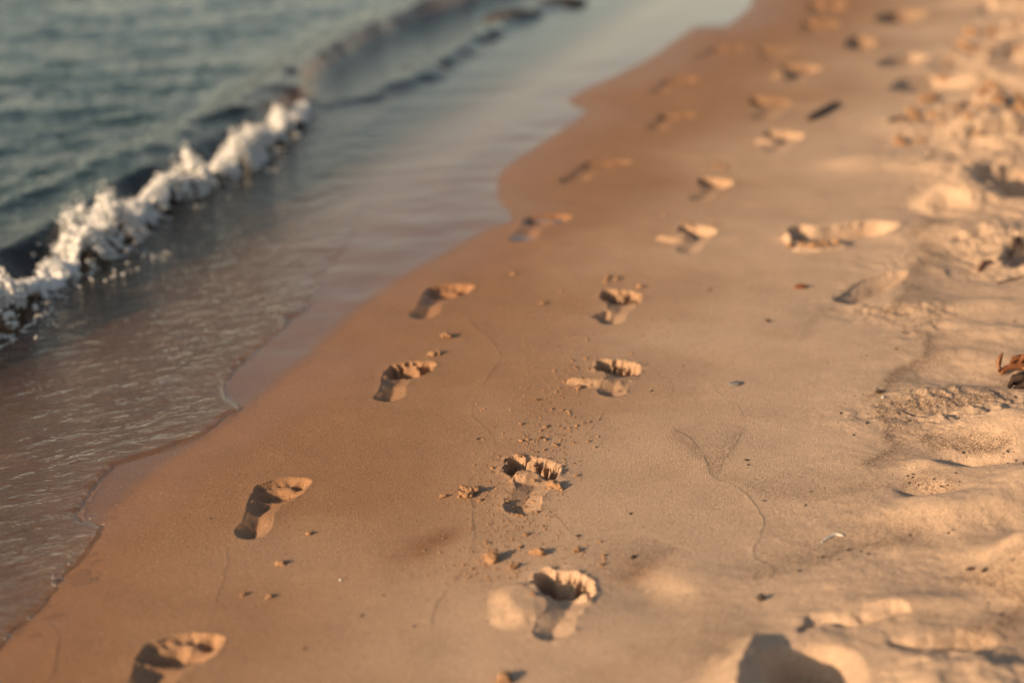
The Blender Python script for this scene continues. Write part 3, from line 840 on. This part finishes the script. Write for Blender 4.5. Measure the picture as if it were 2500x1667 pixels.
# spray drops thrown up above the foam
DROPS = [(222, 432), (234, 446), (238, 462), (236, 476), (256, 462), (210, 410), (242, 490), (128, 505), (88, 560), (400, 380), (460, 372), (560, 308), (76, 585), (262, 440)]
dv = [I2]
drop_me = None
for i, (a, b) in enumerate(DROPS):
    q = P(a, b, .10)
    if drop_me is None:
        V, F = I2
        o = link_mesh('water_drop', V * np.array([1, 1, 1.25]), F, M_DROP)
        drop_me = o.data
    else:
        o = bpy.data.objects.new('water_drop', drop_me)
        COL.objects.link(o)
    o.location = (q[0], q[1], .10)
    o.scale = (random.uniform(.005, .009),) * 3
    tag(o, 'glinting drop of spray flung up above the wave foam', 'water drop', 'spray drops above the foam')

# ------------------------------------------------------------------ bubbles at the edge of the wash
BUB = [(135, 1352, .021, 'largest clear bubble on the water edge, lowest of its cluster'), (130, 1336, .016, 'clear bubble touching the largest one at the water edge'),
       (163, 1305, .013, 'clear bubble at the water edge, between the largest one and the topmost'), (166, 1287, .011, 'topmost round bubble of the cluster at the water edge'),
       (150, 1322, .008, 'tiny bubble in the middle of the cluster at the water edge'), (72, 1430, .012, 'small clear bubble lower down the water edge, alone'),
       (20, 1478, .014, 'clear bubble at the photo edge where the water meets the sand'), (212, 1200, .010, 'small bubble on the jutting tip of the water edge'),
       (100, 1310, .009, 'small bubble out on the rippled water beside the cluster')]
edge_pts = line([(12, 1480), (60, 1434), (96, 1392), (128, 1352), (156, 1316), (180, 1287), (206, 1250), (232, 1216)], 6)
bub_me = None
for a, b, r, lbl in BUB:
    q = P(a, b)
    if bub_me is None:
        V, F = I3
        keepv = F[(V[F][:, :, 2] > -.25).all(1)]
        uv, iv = np.unique(keepv, return_inverse=True)
        o = link_mesh('bubble', V[uv], iv.reshape(keepv.shape), M_BUBBLE)
        bub_me = o.data
    else:
        o = bpy.data.objects.new('bubble', bub_me)
        COL.objects.link(o)
    o.scale = (r * .62, r * .62, r * .55)
    o.location = (q[0], q[1], float(base(q[0], q[1])) + .009)
    tag(o, lbl, 'bubble', 'bubbles along the water edge')

for _ in range(26):
    e0 = edge_pts[random.randrange(len(edge_pts))] + np.array([random.gauss(-.012, .012), random.gauss(0, .010)])
    o = bpy.data.objects.new('bubble', bub_me)
    COL.objects.link(o)
    r = random.uniform(.0016, .0042)
    o.scale = (r, r, r * .9)
    o.location = (e0[0], e0[1], float(base(*e0)) + .0075)
    tag(o, 'tiny bubble of froth along the lip of the thin water', 'bubble', 'tiny froth bubbles on the water lip')

# ------------------------------------------------------------------ loose lumps of sand
def clod_mesh(seed, n=5):
    r = np.random.default_rng(seed)
    co, fs, off = [], [], 0
    for i in range(n):
        V, F = I3 if i == 0 else I2
        c = r.normal(0, .55, 3) * (i > 0) * np.array([1.1, .8, .35])
        k = (1.0 if i == 0 else r.uniform(.35, .75))
        w = V * (1 + .34 * fbm(V[:, 0] + seed + V[:, 2] * .4, V[:, 1] + V[:, 2] * .7, .55, 4, seed, .62)[:, None]) * k * np.array([1.1, .9, .75])
        co.append(w + c)
        fs.append(F + off)
        off += len(V)
    co = np.vstack(co)
    co[:, 2] -= co[:, 2].min() * .75
    return co, np.vstack(fs)
CLODS = []
def clod(X, Y, size, label, group, kind=None, name='sand_clod', cat='sand clod'):
    q = P(X, Y)
    i = kind if kind is not None else random.randrange(7)
    while len(CLODS) <= i:
        CLODS.append(None)
    if CLODS[i] is None:
        co, f = clod_mesh(200 + i, [4, 6, 7, 8, 10, 5, 12][i])
        o = link_mesh(name, co, f, M_CLOD)
        CLODS[i] = o.data
    else:
        o = bpy.data.objects.new(name, CLODS[i])
        COL.objects.link(o)
    o.location = (q[0], q[1], float(ground(q[0], q[1])[0]) - size * .15)
    o.rotation_euler = (random.uniform(-.3, .3), random.uniform(-.3, .3), random.uniform(0, 6.28))
    o.scale = (size * .85, size * .85, size * .8)
    return tag(o, label, cat, group)
G = 'sand clods lying on the damp sand'
for X, Y, sz, lb in [
    (1022, 774, .013, 'largest rounded sand clod, alone between the two tracks'),
    (993, 814, .009, 'sand clod in a short row just below the largest one'),
    (1009, 812, .008, 'end clod of the short row below the largest one'),
    (1076, 1133, .013, 'crumbly sand clod level with the crumbly toed footprint'),
    (1078, 1138, .010, 'lower clod stuck to the crumbly one beside the swash line'),
    (1018, 1140, .007, 'small clod beside the crumbly clod, on its seaward side'),
    (1270, 1120, .011, 'sand clod just right of the crumbly toed footprint'),
    (1282, 1124, .009, 'outer clod of the pair right of the crumbly toed footprint'),
    (1130, 1285, .013, 'rounded clod above the wide sand flap'),
    (1238, 1272, .011, 'clod with a long shadow midway between two deep footprints'),
    (1180, 1301, .007, 'small clod between the rounded clod and the black toe hollow'),
    (1325, 1266, .007, 'small clod standing alone above the black toe hollow'),
    (643, 1288, .008, 'lone clod on the smooth sand below the curved footprint'),
    (558, 1358, .006, 'small clod nearer the sea of the low pair on smooth sand'),
    (620, 1362, .006, 'small clod nearer the tracks of the low pair on smooth sand'),
    (710, 1222, .006, 'tiny clod right of the curved footprint'),
    (1160, 1558, .014, 'clod cut by the bottom edge of the photo, below the deep footprint'),
    (1388, 858 - 6, .008, 'clod with a long shadow above the pointed sand flap'),
    (1330, 893, .009, 'clod under the pointed sand flap'),
    (1418, 640, .010, 'clod on the far side of the big toe print'),
    (1395, 638, .008, 'smaller clod on the far side of the big toe print'),
    (1470, 658, .009, 'clod right of the big toe print'),
    (1245, 697, .008, 'clod left of the big toe print on open sand'),
    (1180, 630, .007, 'faint clod on damp sand above the open clod')]:
    clod(X, Y, sz, lb, G)
def scatter(n, cx, cy, sx, sy, lo, hi, label, group):
    for _ in range(n):
        clod(random.gauss(cx, sx * 1.15), random.gauss(cy, sy * 1.2), .8 * lo + .8 * (hi - lo) * random.random() ** 3.0, label, group, None, 'sand_crumb', 'sand crumb')
scatter(52, 1290, 850, 55, 38, .0022, .0065, 'small sand crumb scattered beside the pointed sand flap', 'crumbs beside the pointed flap')
scatter(50, 1300, 985, 60, 32, .0022, .006, 'small sand crumb scattered below the five toed footprint', 'crumbs below the five toed footprint')
scatter(40, 1240, 1045, 55, 28, .0020, .005, 'small sand crumb scattered above the crumbly toed footprint', 'crumbs above the crumbly toed footprint')
scatter(40, 1235, 1255, 70, 42, .002, .006, 'small sand crumb between the crumbly toed and the deepest footprint', 'crumbs between two near footprints')
scatter(18, 1420, 648, 40, 10, .003, .008, 'sand crumb around the toes of the big toe print', 'crumbs around the big toe print')
scatter(14, 1470, 760, 30, 30, .0025, .006, 'sand crumb between the big toe print and the five toed one', 'crumbs between the far and middle prints')
scatter(10, 1600, 512, 30, 6, .004, .010, 'blurred sand crumb beyond the small black toe hole', 'crumbs beyond the black toe hole')
scatter(12, 1655, 380, 14, 4, .006, .012, 'blurred lump of sand beyond the small blurred print', 'lumps beyond the small blurred print')
scatter(16, 1100, 1140, 45, 20, .002, .006, 'small sand crumb around the crumbly clod', 'crumbs around the crumbly clod')

n = 2600
gxy = np.array([P(random.gauss(1200 + (1100 - Y) * .32, 60), Y) for Y in [random.uniform(640, 1330) for _ in range(n)]])
gr = .0007 + .0016 * RNG.uniform(0, 1, n) ** 3
gc = np.column_stack([gxy, ground(gxy[:, 0], gxy[:, 1]) + gr * .4])
tag(balls('sand_grit', gc, gr, M_CLOD, I1, np.stack([RNG.uniform(.8, 1.6, n), RNG.uniform(.8, 1.2, n), RNG.uniform(.6, 1, n)], 1)),
    'fine sand grit kicked up along the track of footprints', 'sand grit', None, 'stuff')

# loose lumps trampled up along the dry sand
for _ in range(70):
    X, Y = random.uniform(2040, 2400), random.uniform(20, 330)
    if X < 2250 - Y * .6:
        continue
    clod(X, Y, random.uniform(.010, .030), 'rough lump of dry sand among the far trampled hollows', 'lumps on the trampled sand', None, 'sand_lump', 'sand lump')
for X, Y, sz in [(1838, 572, .010), (1866, 573, .012), (1892, 570, .010), (1918, 566, .011), (1815, 566, .011), (2070, 282, .03), (2110, 274, .026), (2150, 262, .028), (2190, 262, .024), (2090, 262, .02)]:
    clod(X, Y, sz, 'broken lump of sand along the rim of a scuffed hollow', 'lumps along scuffed rims', None, 'sand_lump', 'sand lump')

# ------------------------------------------------------------------ bits lying on the sand
M_DARK = plain_material('dark_debris', (.020, .013, .010), (.07, .04, .025), .7, 200)
M_GREY = plain_material('grey_stone', (.13, .12, .115), (.22, .205, .19), .6, 90)
M_RED = plain_material('red_brown_debris', (.10, .035, .015), (.20, .075, .03), .6, 120)
M_WHITE = plain_material('bleached_straw', (.46, .43, .38), (.60, .57, .52), .5, 160)
M_KELP = plain_material('dried_seaweed', (.13, .048, .018), (.22, .088, .032), .45, 60)
M_CHURN = plain_material('brown_churn', (.018, .014, .012), (.055, .036, .027), .6, 14, .8)

def pebble_mesh(name, mat, seed, sx, sy, sz):
    V, F = I3
    w = V * (1 + .22 * fbm(V[:, 0] + seed, V[:, 1] - seed + .6 * V[:, 2], .9, 2, seed)[:, None]) * np.array([sx, sy, sz])
    return link_mesh(name, w, F, mat)
def on_sand(o, X, Y, lift=0.0, rz=0.0):
    q = P(X, Y)
    o.location = (q[0], q[1], float(ground(q[0], q[1])[0]) + lift)
    o.rotation_euler[2] = rz
    return o
tag(on_sand(pebble_mesh('flat_pebble', M_GREY, 5, .016, .011, .0055), 1688, 884, .003, .2), 'flat grey pebble alone on the open sand', 'pebble')
tag(on_sand(pebble_mesh('brown_pebble', M_RED, 9, .018, .010, .008), 1838, 658, .004, .3), 'brown pebble on the sand below the deep scuffed hollow', 'pebble')
tag(on_sand(pebble_mesh('dark_seed', M_DARK, 12, .007, .006, .006), 1748, 1375, .004), 'round black seed on the sand above the large hole', 'seed')
tag(on_sand(pebble_mesh('dark_seed', M_DARK, 14, .0055, .005, .004), 1764, 737, .003), 'dark seed on the open sand below the brown pebble', 'seed')
tag(on_sand(pebble_mesh('shell_chip', M_WHITE, 21, .006, .003, .004), 2028, 918, .003, .9), 'tiny white shell chip beside the dark wave line', 'shell')
tag(on_sand(pebble_mesh('shell_chip', M_WHITE, 23, .002, .002, .002), 781, 1326, .0015), 'tiny bright white grain on smooth sand below the curved footprint', 'shell')
tag(on_sand(pebble_mesh('dark_seed', M_DARK, 27, .010, .006, .004), 2020, 905, .003, .2), 'flat dark chip lying above the tiny white shell chip', 'chip')

def tube(name, pts, radii, mat, sides=8, parent=None):
    pts = np.array(pts, float)
    co, f = [], []
    for i, p in enumerate(pts):
        t = pts[min(i + 1, len(pts) - 1)] - pts[max(i - 1, 0)]
        t /= np.linalg.norm(t) + 1e-9
        a = np.cross(t, [0, 0, 1.0])
        if np.linalg.norm(a) < 1e-4:
            a = np.array([1.0, 0, 0])
        a /= np.linalg.norm(a)
        b = np.cross(t, a)
        for k in range(sides):
            w = 2 * math.pi * k / sides
            co.append(p + radii[i] * (math.cos(w) * a + math.sin(w) * b))
    n = len(pts)
    for i in range(n - 1):
        for k in range(sides):
            f.append([i * sides + k, i * sides + (k + 1) % sides, (i + 1) * sides + (k + 1) % sides, (i + 1) * sides + k])
    for base_i in (0, n - 1):
        co.append(pts[base_i])
        c = len(co) - 1
        for k in range(sides):
            f.append([c, base_i * sides + k, base_i * sides + (k + 1) % sides, base_i * sides + (k + 1) % sides])
    tri = [q for q in f if q[2] != q[3]] 
    me = bpy.data.meshes.new(name)
    me.from_pydata([tuple(q) for q in co], [], [tuple(dict.fromkeys(q)) for q in f])
    for p in me.polygons:
        p.use_smooth = True
    me.materials.append(mat)
    o = bpy.data.objects.new(name, me)
    COL.objects.link(o)
    if parent is not None:
        o.parent = parent
    return o

def lying(name, px, rad, mat, lift=.002, n=8):
    pl = line(px, 4)
    z = ground(pl[:, 0], pl[:, 1]) + lift
    c = pl.mean(0)
    zc = float(z.mean())
    pts = np.column_stack([pl - c, z - zc])
    r = rad * (1 - .5 * np.abs(np.linspace(-1, 1, len(pl))) ** 3)
    o = tube(name, pts, r, mat, n)
    o.location = (c[0], c[1], zc)
    return o
tag(lying('bleached_straw', [(1888, 1242), (1905, 1232), (1920, 1226), (1938, 1228)], .0030, M_WHITE, .0015), 'short bent white straw on the open dry sand', 'straw')
tag(lying('dark_stick', [(1856, 276), (1880, 264), (1902, 252), (1924, 240)], .016, M_DARK, .008), 'thin dark stick on the far sand beside the footprints', 'stick')
tag(lying('dark_twig', [(2318, 585), (2326, 568), (2338, 556), (2350, 560)], .005, M_DARK, .012), 'dark curled twig in the hollow above the seaweed', 'twig')
tag(lying('dark_twig', [(2250, 612), (2262, 600), (2276, 594)], .008, M_RED, .006), 'short brown twig left of the twig filled hollow', 'twig')
tag(lying('dark_twig', [(2296, 235), (2316, 262), (2345, 278)], .010, M_DARK, .02), 'far dark twig on the smooth hump edge', 'twig')
tag(lying('dark_twig', [(2290, 640), (2320, 634), (2352, 628)], .0035, M_DARK, .002), 'thin dark twig lying flat below the twig filled hollow', 'twig')

# sprig of dried seaweed
q = P(2332, 856)
zq = float(ground(q[0], q[1])[0])
sp = tag(empty('seaweed_sprig', (q[0], q[1], zq)), 'curled orange brown sprig of dried seaweed at the edge of the dry sand', 'seaweed')
tube('stalk', [(-.040, -.012, .004), (-.020, -.004, .012), (.005, .002, .014), (.04, .0, .008), (.08, .01, .004)], [.005, .007, .008, .007, .004], M_KELP, 8, sp)
def blade(pts, widths, par, mat=M_KELP):
    pts = np.array(pts)
    t = np.diff(pts, axis=0, append=[2 * pts[-1] - pts[-2]])
    side_v = np.cross(t, [0.3, -1.0, .2])
    side_v /= np.linalg.norm(side_v, axis=1, keepdims=True) + 1e-9
    nn = np.cross(side_v, t)
    nn /= np.linalg.norm(nn, axis=1, keepdims=True) + 1e-9
    co = []
    for p, s_, w, b in zip(pts, side_v, widths, nn):
        co += [p - s_ * w, p + b * .0015, p + s_ * w, p - b * .0015]
    f = []
    for i in range(len(pts) - 1):
        for k in range(4):
            f.append([i * 4 + k, i * 4 + (k + 1) % 4, i * 4 + 4 + (k + 1) % 4, i * 4 + 4 + k])
    f += [[0, 1, 2, 3], [len(co) - 4 + k for k in range(4)]]
    return link_mesh('blade', np.array(co), np.array(f), mat, None, None, par)
blade([(-.036, -.01, .005), (-.040, -.004, .020), (-.036, .0, .034), (-.030, .004, .044)], [.003, .007, .006, .001], sp)
blade([(-.015, -.002, .012), (-.006, .004, .026), (.008, .008, .030), (.020, .01, .022)], [.003, .009, .010, .002], sp)
blade([(.0, .0, .012), (.014, .002, .030), (.030, .004, .036), (.05, .004, .030)], [.003, .010, .010, .002], sp)
blade([(.01, -.004, .012), (.022, -.014, .016), (.036, -.02, .012), (.05, -.024, .004)], [.003, .010, .009, .002], sp)
blade([(-.02, -.008, .008), (-.03, -.018, .008), (-.04, -.024, .004)], [.003, .007, .002], sp)
blade([(.03, .0, .01), (.05, .012, .03), (.07, .016, .036)], [.003, .012, .003], sp)
q = P(2345, 890)
zq = float(ground(q[0], q[1])[0])
sp2 = tag(empty('seaweed_scrap', (q[0], q[1], zq)), 'dark crumpled scrap of seaweed just below the orange sprig', 'seaweed')
blade([(-.03, -.01, .002), (-.02, -.004, .018), (.0, .0, .022), (.02, .0, .012)], [.004, .012, .014, .004], sp2, M_DARK)
blade([(-.012, .01, .002), (.0, .012, .02), (.022, .01, .03), (.045, .006, .02)], [.004, .012, .013, .004], sp2, M_DARK)
blade([(-.02, -.016, .002), (.0, -.018, .012), (.03, -.016, .008)], [.004, .010, .004], sp2, M_DARK)

# dark flecks of bark and seed scattered on the drier sand
FL = None
def fleck(X, Y, size, label, group):
    global FL
    if FL is None:
        o = pebble_mesh('dark_fleck', M_DARK, 33, 1.0, .5, .35)
        FL = o.data
    else:
        o = bpy.data.objects.new('dark_fleck', FL)
        COL.objects.link(o)
    q = P(X, Y)
    o.location = (q[0], q[1], float(ground(q[0], q[1])[0]) + size * .2)
    o.scale = (size,) * 3
    o.rotation_euler = (random.uniform(-.2, .2), random.uniform(-.2, .2), random.uniform(0, 3.1))
    tag(o, label, 'fleck', group)
for X, Y, sz in [(1097, 1010, .0045), (1496, 898, .005), (1453, 1280, .007), (1448, 1182, .005), (1570, 838, .004), (484, 1190, .003), (1328, 1232, .006), (1931, 950, .005), (1715, 1060, .005),
                 (1718, 1070, .004), (1630, 664, .006), (1990, 815, .004), (2076, 760, .006), (2070, 725, .006), (2058, 800, .006), (1990, 975, .005), (2010, 940, .004),
                 (1900, 830, .003), (950, 1430, .0035), (830, 1405, .004), (1755, 1150, .004), (1850, 1160, .004), (2340, 600, .006), (2330, 740, .005), (2230, 1315, .010), (2260, 1330, .009),
                 (2350, 1100, .008), (1862, 1130, .004), (880, 1360, .003), (700, 1480, .004), (1120, 1420, .003), (1960, 1000, .004)]:
    fleck(X, Y, sz, 'dark fleck of debris lying singly on the sand', 'single dark flecks')
for _ in range(110):
    pl, w, kk = random.choice(WRACK[:9])
    i = random.randrange(len(pl))
    X_ = pl[i] + np.array([random.gauss(0, w * .9), random.gauss(0, w * .9)])
    o = bpy.data.objects.new('dark_fleck', FL)
    COL.objects.link(o)
    sz = random.uniform(.0015, .005)
    o.location = (X_[0], X_[1], float(ground(X_[0], X_[1])[0]) + sz * .2)
    o.scale = (sz,) * 3
    o.rotation_euler = (random.uniform(-.3, .3), random.uniform(-.3, .3), random.uniform(0, 3.1))
    tag(o, 'tiny dark fleck along a dark wave line in the dry sand', 'fleck', 'flecks along the dark wave lines')

# brown lumps standing in for dark churned water where the backwash meets the sea
for X, Y, sx, sy, sz, lb in [(985, 158, .17, .12, .032, 'nearest brown lump standing for churned shallow water beyond the wave'), (1105, 92, .18, .12, .036, 'middle brown lump standing for churned water beyond the nearest one'),
                             (1185, 42, .24, .15, .055, 'red brown lump standing for churned water, farther than the middle one'), (1290, 8, .22, .15, .05, 'farthest brown lump standing for churned water at the top edge of the photo')]:
    q = P(X, Y, Zsea)
    o = pebble_mesh('churn_lump', M_CHURN, int(X) % 50, sx, sy, sz)
    o.location = (q[0], q[1], Zsea - .01)
    o.rotation_euler[2] = 1.1
    tag(o, lb, 'rock', 'brown lumps standing for churned water')

# ------------------------------------------------------------------ light
L = Vector((math.cos(SUN_AZ) * math.cos(SUN_EL), math.sin(SUN_AZ) * math.cos(SUN_EL), -math.sin(SUN_EL)))
sd = bpy.data.lights.new('sun', 'SUN')
sd.energy, sd.angle, sd.color = 5.0, math.radians(.6), (1.0, .68, .40)
so = bpy.data.objects.new('sun', sd)
so.rotation_euler = L.to_track_quat('-Z', 'Y').to_euler()
so.location = (-6, -4, 6)
COL.objects.link(so)

W = bpy.data.worlds.new('World')
SC.world = W
k = N('', W)
sky = k.n('ShaderNodeTexSky', sky_type='NISHITA', sun_disc=False, sun_elevation=SUN_EL, sun_rotation=math.atan2(-L.x, -L.y), air_density=1.0, dust_density=2.5, ozone_density=1.0)
# evening haze lying along the horizon
dirz = k.n('ShaderNodeSeparateXYZ', ins={0: k.n('ShaderNodeTexCoord').outputs['Generated']}).outputs[2]
hz = k.math('POWER', 2.718, k.math('MULTIPLY', k.math('MAXIMUM', dirz, 0.0), -6.0))
hazy = k.mix(1.0, k.mix(1.0, sky.outputs[0], rgb(1.0, 1.0, .94), 'MULTIPLY'), k.mix(hz, rgb(0, 0, 0), rgb(9.3, 8.2, 6.1)), 'ADD')
bg = k.n('ShaderNodeBackground', ins={'Color': hazy, 'Strength': .072})
wo = k.n('ShaderNodeOutputWorld')
k.t.links.new(bg.outputs[0], wo.inputs['Surface'])

# ------------------------------------------------------------------ camera
cd_ = bpy.data.cameras.new('camera')
cd_.sensor_width, cd_.lens = 36.0, 36.0 * FPX / 2352
cd_.clip_start, cd_.clip_end = .05, 5000
cd_.dof.use_dof = True
cd_.dof.focus_distance = 3.42
cd_.dof.aperture_fstop = 1.6
cam = bpy.data.objects.new('camera', cd_)
cam.location = (0, 0, CAM_H)
cam.rotation_euler = (math.pi / 2 - PITCH, 0, 0)
COL.objects.link(cam)
SC.camera = cam

SC.view_settings.view_transform = 'Standard'
SC.view_settings.look = 'None'
SC.view_settings.exposure = 0.57
SC.view_settings.gamma = 1.0
SC.view_settings.use_curve_mapping = False
SC.cycles.max_bounces = 8
SC.cycles.transparent_max_bounces = 16
SC.cycles.caustics_reflective = False
SC.cycles.caustics_refractive = False
